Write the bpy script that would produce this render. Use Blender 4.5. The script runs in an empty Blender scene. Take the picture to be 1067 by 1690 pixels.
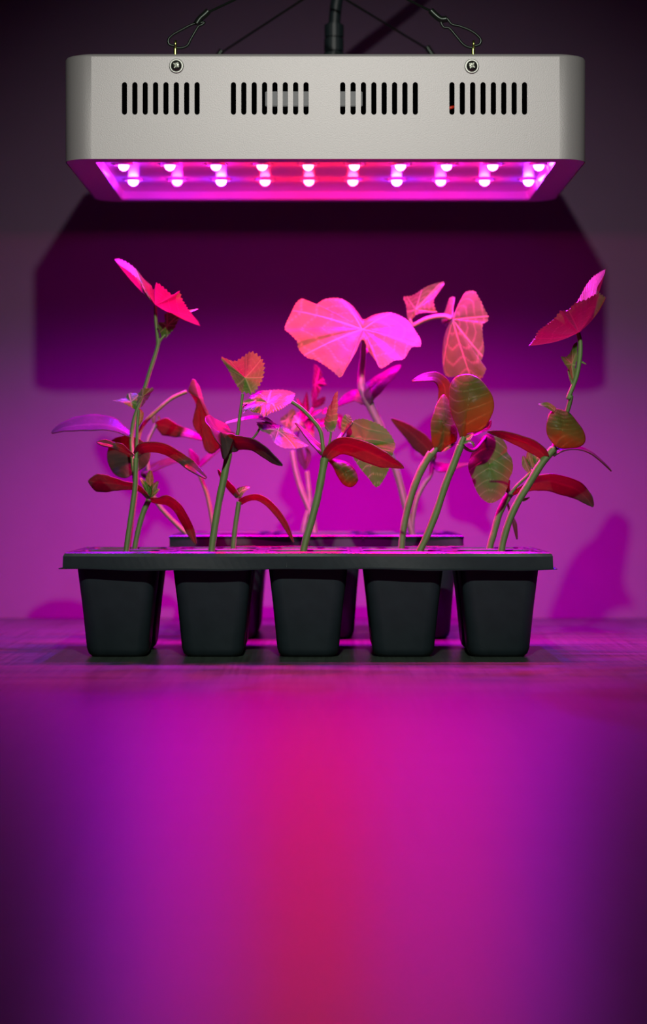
import bpy, bmesh, math, random
from mathutils import Vector, Matrix
from mathutils.geometry import tessellate_polygon
random.seed(7)
S = bpy.context.scene
COL = S.collection
MM = 0.001
# light levels and colours
KEY_ENERGY, KEY_SIZE = 29.0, 44
LED_ENERGY, LED_CONE, DOME_STRENGTH = 3.7, 158, 200.0
LED_GAIN = {'R': 1.0, 'B': 1.3, 'M': 1.05, 'V': 1.2, 'P': 1.0}
ROW_FRONT, ROW_REAR = 'VPMRRRPMPV', 'BMBRRRBMPB'
WALL = (0.112, 0.072, 0.122)
WOOD, WOOD_ROUGH, WOOD_SPEC = (0.044, 0.064, 0.050), 0.32, 0.16
LEAF, LEAF_T = (0.042, 0.210, 0.018), (0.085, 0.05, 0.022)
COTY, COTY_T = (0.065, 0.110, 0.026), (0.34, 0.14, 0.016)

# ------------------------------------------------------------------ camera, world, key light, exposure
cam_d = bpy.data.cameras.new('camera')
cam_d.sensor_fit = 'HORIZONTAL'; cam_d.sensor_width = 36.0
cam_d.lens = 3776.0 / 1067.0 * 36.0
cam_d.shift_y = -45.0 / 1067.0
cam_d.clip_start = 0.02
cam_d.dof.use_dof = True; cam_d.dof.focus_distance = 1.41; cam_d.dof.aperture_fstop = 10.5
cam = bpy.data.objects.new('camera', cam_d); COL.objects.link(cam)
cam.location = (0, 0, 0.105); cam.rotation_euler = (math.pi/2, 0, 0)
S.camera = cam

w = bpy.data.worlds.new('dark_room'); S.world = w; w.use_nodes = True
w.node_tree.nodes['Background'].inputs[0].default_value = (0.55, 0.5, 0.62, 1)
w.node_tree.nodes['Background'].inputs[1].default_value = 0.004

kd = bpy.data.lights.new('key_torch', 'SPOT')                  # the photographer's small snooted lamp, above the camera
kd.energy = KEY_ENERGY; kd.color = (1.0, 0.965, 0.9); kd.shadow_soft_size = 0.011
kd.spot_size = math.radians(KEY_SIZE); kd.spot_blend = 1.0
key = bpy.data.objects.new('key_torch', kd); COL.objects.link(key)
key.location = (0.012, 0.490, 0.636)
key.rotation_euler = (Vector((0.012, 1.50, 0.175)) - key.location).to_track_quat('-Z', 'Y').to_euler()

S.view_settings.view_transform = 'Standard'; S.view_settings.look = 'None'
S.view_settings.gamma = 1.0; S.view_settings.use_curve_mapping = False
S.view_settings.exposure = 0.0
S.cycles.use_denoising = True
S.cycles.max_bounces = 8; S.cycles.transmission_bounces = 6; S.cycles.transparent_max_bounces = 8
S.cycles.sample_clamp_indirect = 4.0

# ------------------------------------------------------------------ materials
def mat(name, color, rough=0.5, metal=0.0, spec=0.5, noise=None, bump=None, coat=0.0):
    m = bpy.data.materials.new(name); m.use_nodes = True
    nt = m.node_tree; b = nt.nodes['Principled BSDF']
    b.inputs['Base Color'].default_value = (*color, 1); b.inputs['Roughness'].default_value = rough
    b.inputs['Metallic'].default_value = metal; b.inputs['Specular IOR Level'].default_value = spec
    b.inputs['Coat Weight'].default_value = coat
    tc = nt.nodes.new('ShaderNodeTexCoord')
    if noise:
        sc, amt = noise
        n = nt.nodes.new('ShaderNodeTexNoise'); n.inputs['Scale'].default_value = sc; n.inputs['Detail'].default_value = 5
        nt.links.new(tc.outputs['Object'], n.inputs['Vector'])
        mx = nt.nodes.new('ShaderNodeMix'); mx.data_type = 'RGBA'
        mx.inputs[6].default_value = tuple(c*(1-amt) for c in color)+(1,); mx.inputs[7].default_value = tuple(min(1, c*(1+amt)) for c in color)+(1,)
        nt.links.new(n.outputs['Fac'], mx.inputs[0]); nt.links.new(mx.outputs[2], b.inputs['Base Color'])
    if bump:
        sc, st, di = bump
        n2 = nt.nodes.new('ShaderNodeTexNoise'); n2.inputs['Scale'].default_value = sc; n2.inputs['Detail'].default_value = 4
        nt.links.new(tc.outputs['Object'], n2.inputs['Vector'])
        bp = nt.nodes.new('ShaderNodeBump'); bp.inputs['Strength'].default_value = st; bp.inputs['Distance'].default_value = di
        nt.links.new(n2.outputs['Fac'], bp.inputs['Height']); nt.links.new(bp.outputs[0], b.inputs['Normal'])
    return m

def wood_mat():
    m = bpy.data.materials.new('dark_oak_laminate'); m.use_nodes = True
    nt = m.node_tree; b = nt.nodes['Principled BSDF']; N = nt.nodes.new; L = nt.links.new
    tc = N('ShaderNodeTexCoord')
    def noise(sx, sy, det, scale=1.0):
        mp = N('ShaderNodeMapping'); mp.inputs['Scale'].default_value = (sx, sy, 1)
        L(tc.outputs['Object'], mp.inputs['Vector'])
        n = N('ShaderNodeTexNoise'); n.inputs['Scale'].default_value = scale; n.inputs['Detail'].default_value = det
        n.inputs['Roughness'].default_value = 0.6
        L(mp.outputs[0], n.inputs['Vector']); return n
    fine = noise(520, 9, 4); broad = noise(9, 60, 3)
    mix = N('ShaderNodeMix'); mix.data_type = 'FLOAT'; mix.inputs[0].default_value = 0.45
    L(fine.outputs['Fac'], mix.inputs[2]); L(broad.outputs['Fac'], mix.inputs[3])
    cr = N('ShaderNodeValToRGB')
    cr.color_ramp.elements[0].position = 0.36; cr.color_ramp.elements[0].color = (*[c*0.55 for c in WOOD], 1)
    cr.color_ramp.elements[1].position = 0.62; cr.color_ramp.elements[1].color = (*[c*1.35 for c in WOOD], 1)
    L(mix.outputs[0], cr.inputs[0]); L(cr.outputs[0], b.inputs['Base Color'])
    b.inputs['Roughness'].default_value = WOOD_ROUGH; b.inputs['Specular IOR Level'].default_value = WOOD_SPEC
    bp = N('ShaderNodeBump'); bp.inputs['Strength'].default_value = 0.25; bp.inputs['Distance'].default_value = 0.0004
    L(fine.outputs['Fac'], bp.inputs['Height']); L(bp.outputs[0], b.inputs['Normal'])
    return m

def leaf_mat(name, base, vein, trans, tfac, rough=0.42, mott=0.35):
    m = bpy.data.materials.new(name); m.use_nodes = True
    nt = m.node_tree; b = nt.nodes['Principled BSDF']; N = nt.nodes.new; L = nt.links.new
    out = nt.nodes['Material Output']
    at = N('ShaderNodeAttribute'); at.attribute_name = 'vein'
    tc = N('ShaderNodeTexCoord')
    n = N('ShaderNodeTexNoise'); n.inputs['Scale'].default_value = 90; n.inputs['Detail'].default_value = 4
    L(tc.outputs['Object'], n.inputs['Vector'])
    m0 = N('ShaderNodeMix'); m0.data_type = 'RGBA'
    m0.inputs[6].default_value = (*[c*(1-mott) for c in base], 1); m0.inputs[7].default_value = (*[c*(1+mott) for c in base], 1)
    L(n.outputs['Fac'], m0.inputs[0])
    m1 = N('ShaderNodeMix'); m1.data_type = 'RGBA'
    L(at.outputs['Fac'], m1.inputs[0]); L(m0.outputs[2], m1.inputs[6]); m1.inputs[7].default_value = (*vein, 1)
    L(m1.outputs[2], b.inputs['Base Color'])
    b.inputs['Roughness'].default_value = rough; b.inputs['Specular IOR Level'].default_value = 0.11
    n3 = N('ShaderNodeTexNoise'); n3.inputs['Scale'].default_value = 420; n3.inputs['Detail'].default_value = 3
    L(tc.outputs['Object'], n3.inputs['Vector'])
    bp = N('ShaderNodeBump'); bp.inputs['Strength'].default_value = 0.35; bp.inputs['Distance'].default_value = 0.0005
    L(n3.outputs['Fac'], bp.inputs['Height']); L(bp.outputs[0], b.inputs['Normal'])
    t = N('ShaderNodeBsdfTranslucent')
    m2 = N('ShaderNodeMix'); m2.data_type = 'RGBA'
    L(at.outputs['Fac'], m2.inputs[0]); m2.inputs[6].default_value = (*trans, 1); m2.inputs[7].default_value = (*[min(1, c*1.25) for c in trans], 1)
    L(m2.outputs[2], t.inputs['Color'])
    ms = N('ShaderNodeMixShader'); ms.inputs[0].default_value = tfac
    L(b.outputs[0], ms.inputs[1]); L(t.outputs[0], ms.inputs[2]); L(ms.outputs[0], out.inputs['Surface'])
    return m

def emit_mat(name, color, strength):
    m = bpy.data.materials.new(name); m.use_nodes = True
    b = m.node_tree.nodes['Principled BSDF']
    b.inputs['Base Color'].default_value = (0.6, 0.6, 0.6, 1); b.inputs['Roughness'].default_value = 0.15
    b.inputs['Emission Color'].default_value = (*color, 1); b.inputs['Emission Strength'].default_value = strength
    return m

M_WALL = mat('dark_painted_wall', WALL, 0.75, spec=0.25, noise=(40, 0.05), bump=(300, 0.2, 0.0006))
M_WOOD = wood_mat()
M_FLOOR = mat('dark_floor', (0.03, 0.03, 0.03), 0.7)
M_LAMP = mat('silver_grey_painted_steel', (0.40, 0.397, 0.39), 0.52, metal=0.42, spec=0.4, noise=(900, 0.05), bump=(1500, 0.35, 0.00025))
M_FRAME = mat('grey_bezel', (0.30, 0.29, 0.30), 0.38, bump=(1200, 0.2, 0.0002))
M_REFL = mat('glossy_reflector', (0.82, 0.80, 0.82), 0.2, metal=0.0, spec=0.6)
M_DARK = mat('slot_shade_black', (0.004, 0.0045, 0.005), 0.7, spec=0.1)  # near-black, standing in for the shade inside the housing
M_FAN = mat('grey_fan_plastic', (0.10, 0.11, 0.115), 0.5, noise=(300, 0.2))
M_RED = mat('red_wire', (0.6, 0.03, 0.01), 0.4)
M_STEEL = mat('zinc_steel', (0.20, 0.21, 0.19), 0.4, metal=1.0)
M_SCREW = mat('dark_screw', (0.10, 0.11, 0.09), 0.3, metal=0.9)
M_BRASS = mat('greenish_brass', (0.62, 0.75, 0.18), 0.28, metal=1.0)
M_WIRE = mat('dark_green_wire', (0.025, 0.035, 0.028), 0.3, metal=0.7)
M_RUBBER = mat('black_rubber', (0.012, 0.022, 0.026), 0.5)
M_PLAST = mat('black_tray_plastic', (0.014, 0.024, 0.028), 0.44, spec=0.30, noise=(120, 0.25), bump=(160, 0.15, 0.0005))
M_SOIL = mat('peat_soil', (0.03, 0.02, 0.013), 0.95, noise=(500, 0.5), bump=(700, 0.8, 0.001))
M_STEM = leaf_mat('green_stem', (0.115, 0.23, 0.065), (0.21, 0.32, 0.14), (0.25, 0.3, 0.03), 0.10, 0.4, 0.3)
M_LEAF = leaf_mat('true_leaf_green', LEAF, (0.26, 0.40, 0.13), LEAF_T, 0.32)
M_STRIP = leaf_mat('seed_leaf_reddish_lit', (0.070, 0.055, 0.052), (0.10, 0.085, 0.07), (0.32, 0.02, 0.06), 0.38, 0.36)  # redder copy of the seed leaf, pink lamp light put into its colour
M_COTY = leaf_mat('seed_leaf_green', COTY, (0.15, 0.24, 0.07), COTY_T, 0.35, 0.36)

# ------------------------------------------------------------------ object helpers
def link(name, me, m, parent=None, smooth=False):
    o = bpy.data.objects.new(name, me); COL.objects.link(o)
    if m and not me.materials: me.materials.append(m)
    if smooth: me.polygons.foreach_set('use_smooth', [True]*len(me.polygons))
    if parent: o.parent = parent; o.matrix_parent_inverse = Matrix.Translation(parent.location).inverted()
    return o
def part(name, v, f, m, parent=None, smooth=False):
    me = bpy.data.meshes.new(name); me.from_pydata([tuple(x) for x in v], [], f); me.validate(); me.update()
    return link(name, me, m, parent, smooth)
def bmpart(name, bm, m, parent=None, smooth=False):
    bmesh.ops.recalc_face_normals(bm, faces=bm.faces)
    me = bpy.data.meshes.new(name); bm.to_mesh(me); bm.free()
    return link(name, me, m, parent, smooth)
def thing(name, label, cat, loc, group=None):
    o = bpy.data.objects.new(name, None); COL.objects.link(o); o.location = loc; o.empty_display_size = 0.02
    o['label'] = label; o['category'] = cat
    if group: o['group'] = group
    return o
def struct(o): o['kind'] = 'structure'; return o
def box_geo(x0, x1, y0, y1, z0, z1):
    v = [(x, y, z) for x in (x0, x1) for y in (y0, y1) for z in (z0, z1)]
    return v, [(0, 1, 3, 2), (4, 6, 7, 5), (0, 4, 5, 1), (2, 3, 7, 6), (0, 2, 6, 4), (1, 5, 7, 3)]
def box(name, x0, x1, y0, y1, z0, z1, m, parent=None, bev=0):
    bm = bmesh.new(); v, f = box_geo(x0, x1, y0, y1, z0, z1)
    vs = [bm.verts.new(p) for p in v]
    for q in f: bm.faces.new([vs[i] for i in q])
    if bev: bmesh.ops.bevel(bm, geom=bm.edges[:], offset=bev, segments=2, affect='EDGES')
    return bmpart(name, bm, m, parent, False)
def rrect(cx, cy, hx, hy, r, n=6):
    """rounded rectangle, counter-clockwise, starting right-bottom corner"""
    pts = []
    for ax, ay, a0 in ((1, -1, -90), (1, 1, 0), (-1, 1, 90), (-1, -1, 180)):
        for k in range(n+1):
            a = math.radians(a0 + 90*k/n)
            pts.append((cx + ax*(hx-r) + r*math.cos(a), cy + ay*(hy-r) + r*math.sin(a)))
    return pts
def loft(rings, close0=False, close1=False):
    v = [p for r in rings for p in r]; n = len(rings[0]); f = []
    for i in range(len(rings)-1):
        for j in range(n):
            k = (j+1) % n
            f.append((i*n+j, i*n+k, (i+1)*n+k, (i+1)*n+j))
    if close0: f.append(tuple(reversed(range(n))))
    if close1: f.append(tuple(range((len(rings)-1)*n, len(rings)*n)))
    return v, f
def catmull(pts, n, closed=False):
    P = [Vector(p) for p in pts]; out = []; m = len(P)
    for i in range(m if closed else m-1):
        if closed: p0, p1, p2, p3 = P[i-1], P[i], P[(i+1) % m], P[(i+2) % m]
        else: p0, p1, p2, p3 = P[max(i-1, 0)], P[i], P[i+1], P[min(i+2, m-1)]
        # centripetal parametrisation keeps sharp tips from looping
        t0 = 0.0; t1 = t0+max((p1-p0).length, 1e-4)**0.5; t2 = t1+max((p2-p1).length, 1e-4)**0.5; t3 = t2+max((p3-p2).length, 1e-4)**0.5
        for k in range(n):
            t = t1+(t2-t1)*k/n
            def lp(a, b, ta, tb): return a if tb-ta < 1e-9 else a*((tb-t)/(tb-ta)) + b*((t-ta)/(tb-ta))
            A1, A2, A3 = lp(p0, p1, t0, t1), lp(p1, p2, t1, t2), lp(p2, p3, t2, t3)
            B1, B2 = lp(A1, A2, t0, t2), lp(A2, A3, t1, t3)
            out.append(lp(B1, B2, t1, t2))
    if not closed: out.append(P[-1])
    return out
def tube_geo(path, rad, sides=10, base=0, cap=True):
    n = len(path); v = []; f = []
    up = Vector((0, 1, 0))
    for i, p in enumerate(path):
        t = (path[min(i+1, n-1)]-path[max(i-1, 0)]).normalized()
        a = t.cross(up)
        if a.length < 1e-3: a = t.cross(Vector((1, 0, 0)))
        a.normalize(); b = t.cross(a)
        r = rad(i/(n-1)) if callable(rad) else rad
        for k in range(sides):
            th = 2*math.pi*k/sides
            v.append(p + a*(r*math.cos(th)) + b*(r*math.sin(th)))
    for i in range(n-1):
        for k in range(sides):
            l = (k+1) % sides
            f.append((base+i*sides+k, base+i*sides+l, base+(i+1)*sides+l, base+(i+1)*sides+k))
    if cap:
        f.append(tuple(base+k for k in reversed(range(sides)))); f.append(tuple(base+(n-1)*sides+k for k in range(sides)))
    return v, f
def tubes(name, specs, m, parent, sides=10, seg=6):
    V, Fc = [], []
    for pts, rad in specs:
        v, f = tube_geo(catmull(pts, seg), rad, sides, len(V)); V += v; Fc += f
    return part(name, V, Fc, m, parent, True)

# ------------------------------------------------------------------ the setting
WALL_Y = 1.806
struct(box('wall_back', -1.3, 1.3, WALL_Y, WALL_Y+0.06, -0.74, 1.5, M_WALL))
struct(box('floor', -1.3, 1.3, -0.3, WALL_Y, -0.80, -0.74, M_FLOOR))
T = thing('table', 'dark wood-grained table top running from the camera to the back wall', 'table', (0, 1.0, 0))
box('tabletop', -0.62, 0.62, 0.20, WALL_Y-0.001, -0.03, 0, M_WOOD, T, 0.0015)
for lx in (-0.57, 0.57):
    for ly in (0.26, 1.74): box('leg', lx-0.025, lx+0.025, ly-0.025, ly+0.025, -0.74, -0.03, M_WOOD, T, 0.002)

# ------------------------------------------------------------------ grow light
LX = 0.0012; LY0 = 1.430; LY1 = 1.647; LZ0 = 0.3087; LZ1 = 0.3746; LHX = 0.1642; LR = 0.018
LYC = (LY0+LY1)/2; LHY = (LY1-LY0)/2
G = thing('grow_light', 'silver grow light with slotted vents and pink and blue diodes, hanging over the seedlings', 'lamp', (LX, LYC, LZ0))
# housing: rounded side band without the flat front, then a slotted front plate
NR = 8
pl = rrect(LX, LYC, LHX, LHY, LR, NR)
i_fl = 3*(NR+1)+NR            # last point of the front-left corner; point 0 starts the front-right corner
chain = pl[:]                 # open chain from front-right corner round the back to front-left
prof = [(LZ0, 0), (LZ0+0.0004, -0.0), (LZ1-0.002, 0), (LZ1-0.0006, 0.0007), (LZ1, 0.0024)]
def inset(p, d):
    c = Vector((LX, LYC)); q = Vector(p)
    sx = (LHX-d)/LHX; sy = (LHY-d)/LHY
    return (LX+(q.x-LX)*sx, LYC+(q.y-LYC)*sy)
V, Fc = [], []; n = len(chain)
for z, d in prof:
    for p in chain:
        q = inset(p, d); V.append((q[0], q[1], z))
for i in range(len(prof)-1):
    for j in range(n):
        k = (j+1) % n
        if j == n-1 and i == 1: continue      # the flat front: built below with its slots
        Fc.append((i*n+j, i*n+k, (i+1)*n+k, (i+1)*n+j))
Fc.append(tuple(range((len(prof)-1)*n, len(prof)*n)))
# slotted plate
fx0, fx1 = chain[-1][0], chain[0][0]
za, zb = LZ0+0.0004, LZ1-0.002
pm = LY0/3776.0
def fpx(px): return (px-533.5)*pm
def fpz(py): return 0.105+(800-py)*pm
loops = [[Vector((fx0, za, 0)), Vector((fx1, za, 0)), Vector((fx1, zb, 0)), Vector((fx0, zb, 0))]]
zt, zl = fpz(135.5), fpz(189.5); sr = 4.3*pm
for g0 in (205.3, 385.0, 565.2, 745.3):
    for s in range(8):
        cx = fpx(g0+17.1*s); lp = []
        for k in range(7): a = math.pi*k/6; lp.append(Vector((cx+sr*math.cos(a), zt-sr+sr*math.sin(a), 0)))
        for k in range(7): a = math.pi+math.pi*k/6; lp.append(Vector((cx+sr*math.cos(a), zl+sr+sr*math.sin(a), 0)))
        loops.append(list(reversed(lp)))
tris = tessellate_polygon(loops)
flat = [p for l in loops for p in l]
b0 = len(V); TH = 0.0012
V += [(p.x, LY0, p.y) for p in flat]; Fc += [tuple(b0+i for i in t) for t in tris]
b1 = len(V)                                    # slot edges give the sheet its thickness
off = len(loops[0])
for l in loops[1:]:
    m_ = len(l); s0 = len(V)
    V += [(p.x, LY0+TH, p.y) for p in l]
    for k in range(m_):
        q = (k+1) % m_
        Fc.append((b0+off+k, b0+off+q, s0+q, s0+k))
    off += m_
hs = part('housing', V, Fc, M_LAMP, G)
me = hs.data
me.polygons.foreach_set('use_smooth', [len(p.vertices) == 4 and abs(p.normal.y) < 0.999 for p in me.polygons])
# underside bezel with a rectangular window and a short reflector well
WX0, WX1, WY0, WY1 = LX-0.1450, LX+0.1455, 1.4425, 1.634
outer = [inset(p, 0.0006) for p in chain]; inner = rrect((WX0+WX1)/2, (WY0+WY1)/2, (WX1-WX0)/2, (WY1-WY0)/2, 0.0035, NR)
PZ = LZ0+0.0056
v, f = loft([[(x, y, LZ0+0.0002) for x, y in outer], [(x, y, LZ0-0.0003) for x, y in [inset(p, 0.003) for p in chain]],
             [(x, y, LZ0-0.0003) for x, y in inner], [(x, y, LZ0+0.0008) for x, y in inner]])
part('bezel', v, f, M_FRAME, G)
v, f = loft([[(x, y, LZ0+0.0008) for x, y in inner], [(x, y, PZ) for x, y in rrect((WX0+WX1)/2, (WY0+WY1)/2, (WX1-WX0)/2-0.0015, (WY1-WY0)/2-0.0015, 0.003, NR)]], close1=True)
part('reflector', v, f, M_REFL, G)
# fan and wire behind the slots; black block and sheet added for interior shade
box('slot_shade_block', LX-0.150, LX+0.150, 1.490, 1.625, PZ+0.002, LZ1-0.004, M_DARK, G)
box('slot_shade_sheet', LX-0.152, LX+0.152, LY0+0.0032, 1.489, PZ+0.0004, PZ+0.0014, M_DARK, G)
for a, b in ((437, 598),):
    box('fan', fpx(a), fpx(b), 1.436, 1.460, fpz(173), fpz(148), M_FAN, G, 0.0004)
tubes('wire', [([(fpx(738), 1.446, fpz(176)), (fpx(745), 1.440, fpz(173.5)), (fpx(752), 1.444, fpz(171)), (fpx(760), 1.458, fpz(170))], 0.0011)], M_RED, G)['label'] = 'red wire behind the slots'
# diodes
COLS = {'R': (1.0, 0.0, 0.03), 'B': (0.10, 0.0, 1.0), 'M': (1.0, 0.0, 0.62), 'V': (0.42, 0.0, 1.0), 'P': (1.0, 0.0, 0.25)}
DOME = {'R': (1.0, 0.008, 0.03), 'B': (0.22, 0.016, 1.0), 'M': (1.0, 0.008, 0.60), 'V': (0.50, 0.012, 1.0), 'P': (1.0, 0.010, 0.25)}
EM = {c: emit_mat('diode_'+n_, DOME[c], DOME_STRENGTH) for c, n_ in (('R', 'red'), ('B', 'blue'), ('M', 'magenta'), ('V', 'violet'), ('P', 'pink'))}
def dome_geo(r, h, n=14, m=5):
    rings = []
    for i in range(m):
        a = math.pi/2*i/m
        rings.append([(r*math.cos(a)*math.cos(2*math.pi*k/n), r*math.cos(a)*math.sin(2*math.pi*k/n), -h*math.sin(a)) for k in range(n)])
    v, f = loft(rings); t = len(v); v.append((0, 0, -h))
    f += [((m-1)*n+k, (m-1)*n+(k+1) % n, t) for k in range(n)]
    return v, f
v, f = loft([[(0.0062*math.cos(2*math.pi*k/16), 0.0062*math.sin(2*math.pi*k/16), z) for k in range(16)] for z in (0, -0.0012)], close1=True)
base_me = bpy.data.meshes.new('diode_base'); base_me.from_pydata(v, [], f); base_me.materials.append(M_REFL)
dome_me = {}
for c in EM:
    v, f = dome_geo(0.0036, 0.0036); me = bpy.data.meshes.new('diode_lens'); me.from_pydata(v, [], f)
    me.materials.append(EM[c]); me.polygons.foreach_set('use_smooth', [True]*len(f)); dome_me[c] = me
for row, (ly, names) in enumerate(((1.492, ROW_FRONT), (1.567, ROW_REAR))):
    for k in range(10):
        lx = (218+72.4*k-533.5)/3776*1.567 + 0.0008; c = names[k]
        d = link('diode', base_me, None, G); d.location = Vector((lx, ly, PZ)); d.matrix_parent_inverse = Matrix.Translation(G.location).inverted()
        e = bpy.data.objects.new('lens', dome_me[c]); COL.objects.link(e); e.parent = d; e.location = (0, 0, -0.0012)
        ld = bpy.data.lights.new('diode_light', 'SPOT'); ld.energy = LED_ENERGY*(LED_GAIN[c]); ld.color = COLS[c]
        ld.spot_size = math.radians(LED_CONE); ld.spot_blend = 1.0; ld.shadow_soft_size = 0.004
        lo = bpy.data.objects.new('diode_light', ld); COL.objects.link(lo); lo.parent = d; lo.location = (0, 0, -0.0056)
# front screws
for px, py in ((291, 109), (778, 109.5)):
    cx, cz = fpx(px), fpz(py)
    def disc(r, y): return [(cx+r*math.cos(2*math.pi*k/24), y, cz+r*math.sin(2*math.pi*k/24)) for k in range(24)]
    v, f = loft([disc(0.0046, LY0), disc(0.0046, LY0-0.0005), disc(0.0042, LY0-0.0009), disc(0.0034, LY0-0.0009)], close1=True)
    ws = part('washer', v, f, M_STEEL, G)
    v, f = loft([disc(0.0034, LY0-0.0008), disc(0.0034, LY0-0.0017), disc(0.0027, LY0-0.0026), disc(0.0014, LY0-0.0029)], close1=True)
    sc = part('screw_head', v, f, M_SCREW, G, True)
    bm = bmesh.new()
    for a in (35, 125):
        v, f = box_geo(-0.0021, 0.0021, -0.0001, 0.0003, -0.00035, 0.00035)
        vs = [bm.verts.new(Matrix.Rotation(math.radians(a), 3, 'Y') @ Vector(p) + Vector((cx, LY0-0.0031, cz))) for p in v]
        for q in f: bm.faces.new([vs[i] for i in q])
    bmpart('screw_cross', bm, M_SCREW, G)
# eyebolts on the lid
EYES = [(fpx(288.5), LY0+0.004), (fpx(781), LY0+0.004), (fpx(288.5)-0.001, LY1-0.006), (fpx(781)+0.001, LY1-0.006)]
for ex, ey in EYES:
    tubes('eyebolt', [([(ex, ey, LZ1-0.001), (ex, ey, LZ1+0.002), (ex, ey, LZ1+0.0045)], 0.0011)], M_BRASS, G, 10)
    ring = [(ex+0.0002, ey+0.0022*math.cos(a), LZ1+0.0062+0.0022*math.sin(a)) for a in [2*math.pi*k/12 for k in range(13)]]
    tubes('eye_ring', [(ring, 0.0007)], M_BRASS, G, 8, 3)
# power socket on the lid, behind
# ------------------------------------------------------------------ hangers
TOPP = (0.000, 1.535, 0.470)
def at(px, py, y): return ((px-533.5)/3776*y, y, 0.105+(800-py)/3776*y)
def hanger(label, y, hooks, peak):
    t = thing('hanging_rope', label, 'rope', peak, 'wire ropes holding up the grow light')
    for loop, knot, rope in hooks:
        tubes('snap_hook', [([at(*p, y) for p in loop], 0.00085)], M_WIRE, t, 8, 6)
        tubes('sleeve', [([at(*p, y) for p in knot], 0.0021)], M_WIRE, t, 10, 4)
        a = Vector(at(*rope, y)); b = Vector(peak)
        pts = [a.lerp(b, k/5)+Vector((0, 0, 0)) for k in range(6)]
        tubes('wire', [(pts, 0.0008)], M_WIRE, t, 8, 6)
    return t
hanger('dark wire rope with two snap hooks on the front edge of the grow light', LY0+0.004, [
    ([(289, 76), (279, 73), (277.5, 66), (283, 59), (300, 49), (318, 40), (329, 38), (337, 37), (333, 41), (328, 43), (322, 52), (314, 66), (309, 75), (300, 79), (289, 79)],
     [(324, 40), (330, 31), (338, 24), (344, 18)], (342, 21)),
    ([(781, 76), (791, 73), (793, 66), (788, 59), (775, 50), (757, 43), (745, 40), (736, 30), (728, 31), (727, 36), (732, 45), (740, 46), (751, 58), (765, 74), (773, 78), (781, 79)],
     [(737, 31), (728, 32), (718, 25), (710, 17)], (712, 19))], (0.0, LY0+0.055, 0.447))
hanger('thin wire rope with two hooks on the rear edge of the grow light', LY1-0.006, [
    ([(336, 134), (332, 126), (338, 118), (348, 106), (357, 94), (361, 96), (356, 108), (348, 122), (340, 132)], [(354, 102), (360, 92), (366, 83)], (362, 89)),
    ([(735, 134), (739, 126), (732, 114), (720, 98), (712, 88), (708, 91), (714, 104), (723, 120), (731, 132)], [(718, 98), (711, 88), (704, 77)], (708, 83))], (0.0, LY1-0.055, 0.452))
# cord
PC = thing('power_cord', 'black power cord with ribbed plug rising behind the grow light', 'cord', at(548, 92, 1.64))
cy = 1.637
def ring_at(c, r, z): return [(c[0]+r*math.cos(2*math.pi*k/18), c[1]+r*math.sin(2*math.pi*k/18), z) for k in range(18)]
rings = []
z0, z1 = LZ1, at(0, 41, cy)[2]; bx = at(549, 0, cy)[0]
NRB = 6
rings.append(ring_at((bx-0.001, cy-0.004), 0.0068, z0))
for k in range(NRB):
    za_, zb_ = z0+(z1-z0)*k/NRB, z0+(z1-z0)*(k+1)/NRB
    r = 0.0074-0.0006*k/NRB; dx = 0.001*k/NRB
    rings += [ring_at((bx+dx, cy-0.004), r, za_+0.0002), ring_at((bx+dx, cy-0.004), r, zb_-0.0011), ring_at((bx+dx, cy-0.004), r*0.80, zb_-0.0009), ring_at((bx+dx, cy-0.004), r*0.80, zb_-0.0001)]
v, f = loft(rings, True, True); part('plug', v, f, M_RUBBER, PC)
cp = [(bx+0.001, cy-0.004, z1-0.002), at(553, 20, cy-0.004), at(556, 0, cy-0.004), at(566, -24, cy-0.002), at(592, -46, cy), at(640, -80, cy+0.004), at(690, -116, cy+0.01), at(720, -150, cy+0.012), at(730, -200, cy+0.012)]
tubes('cord', [(cp, 0.0042)], M_RUBBER, PC, 12, 8)

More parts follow.
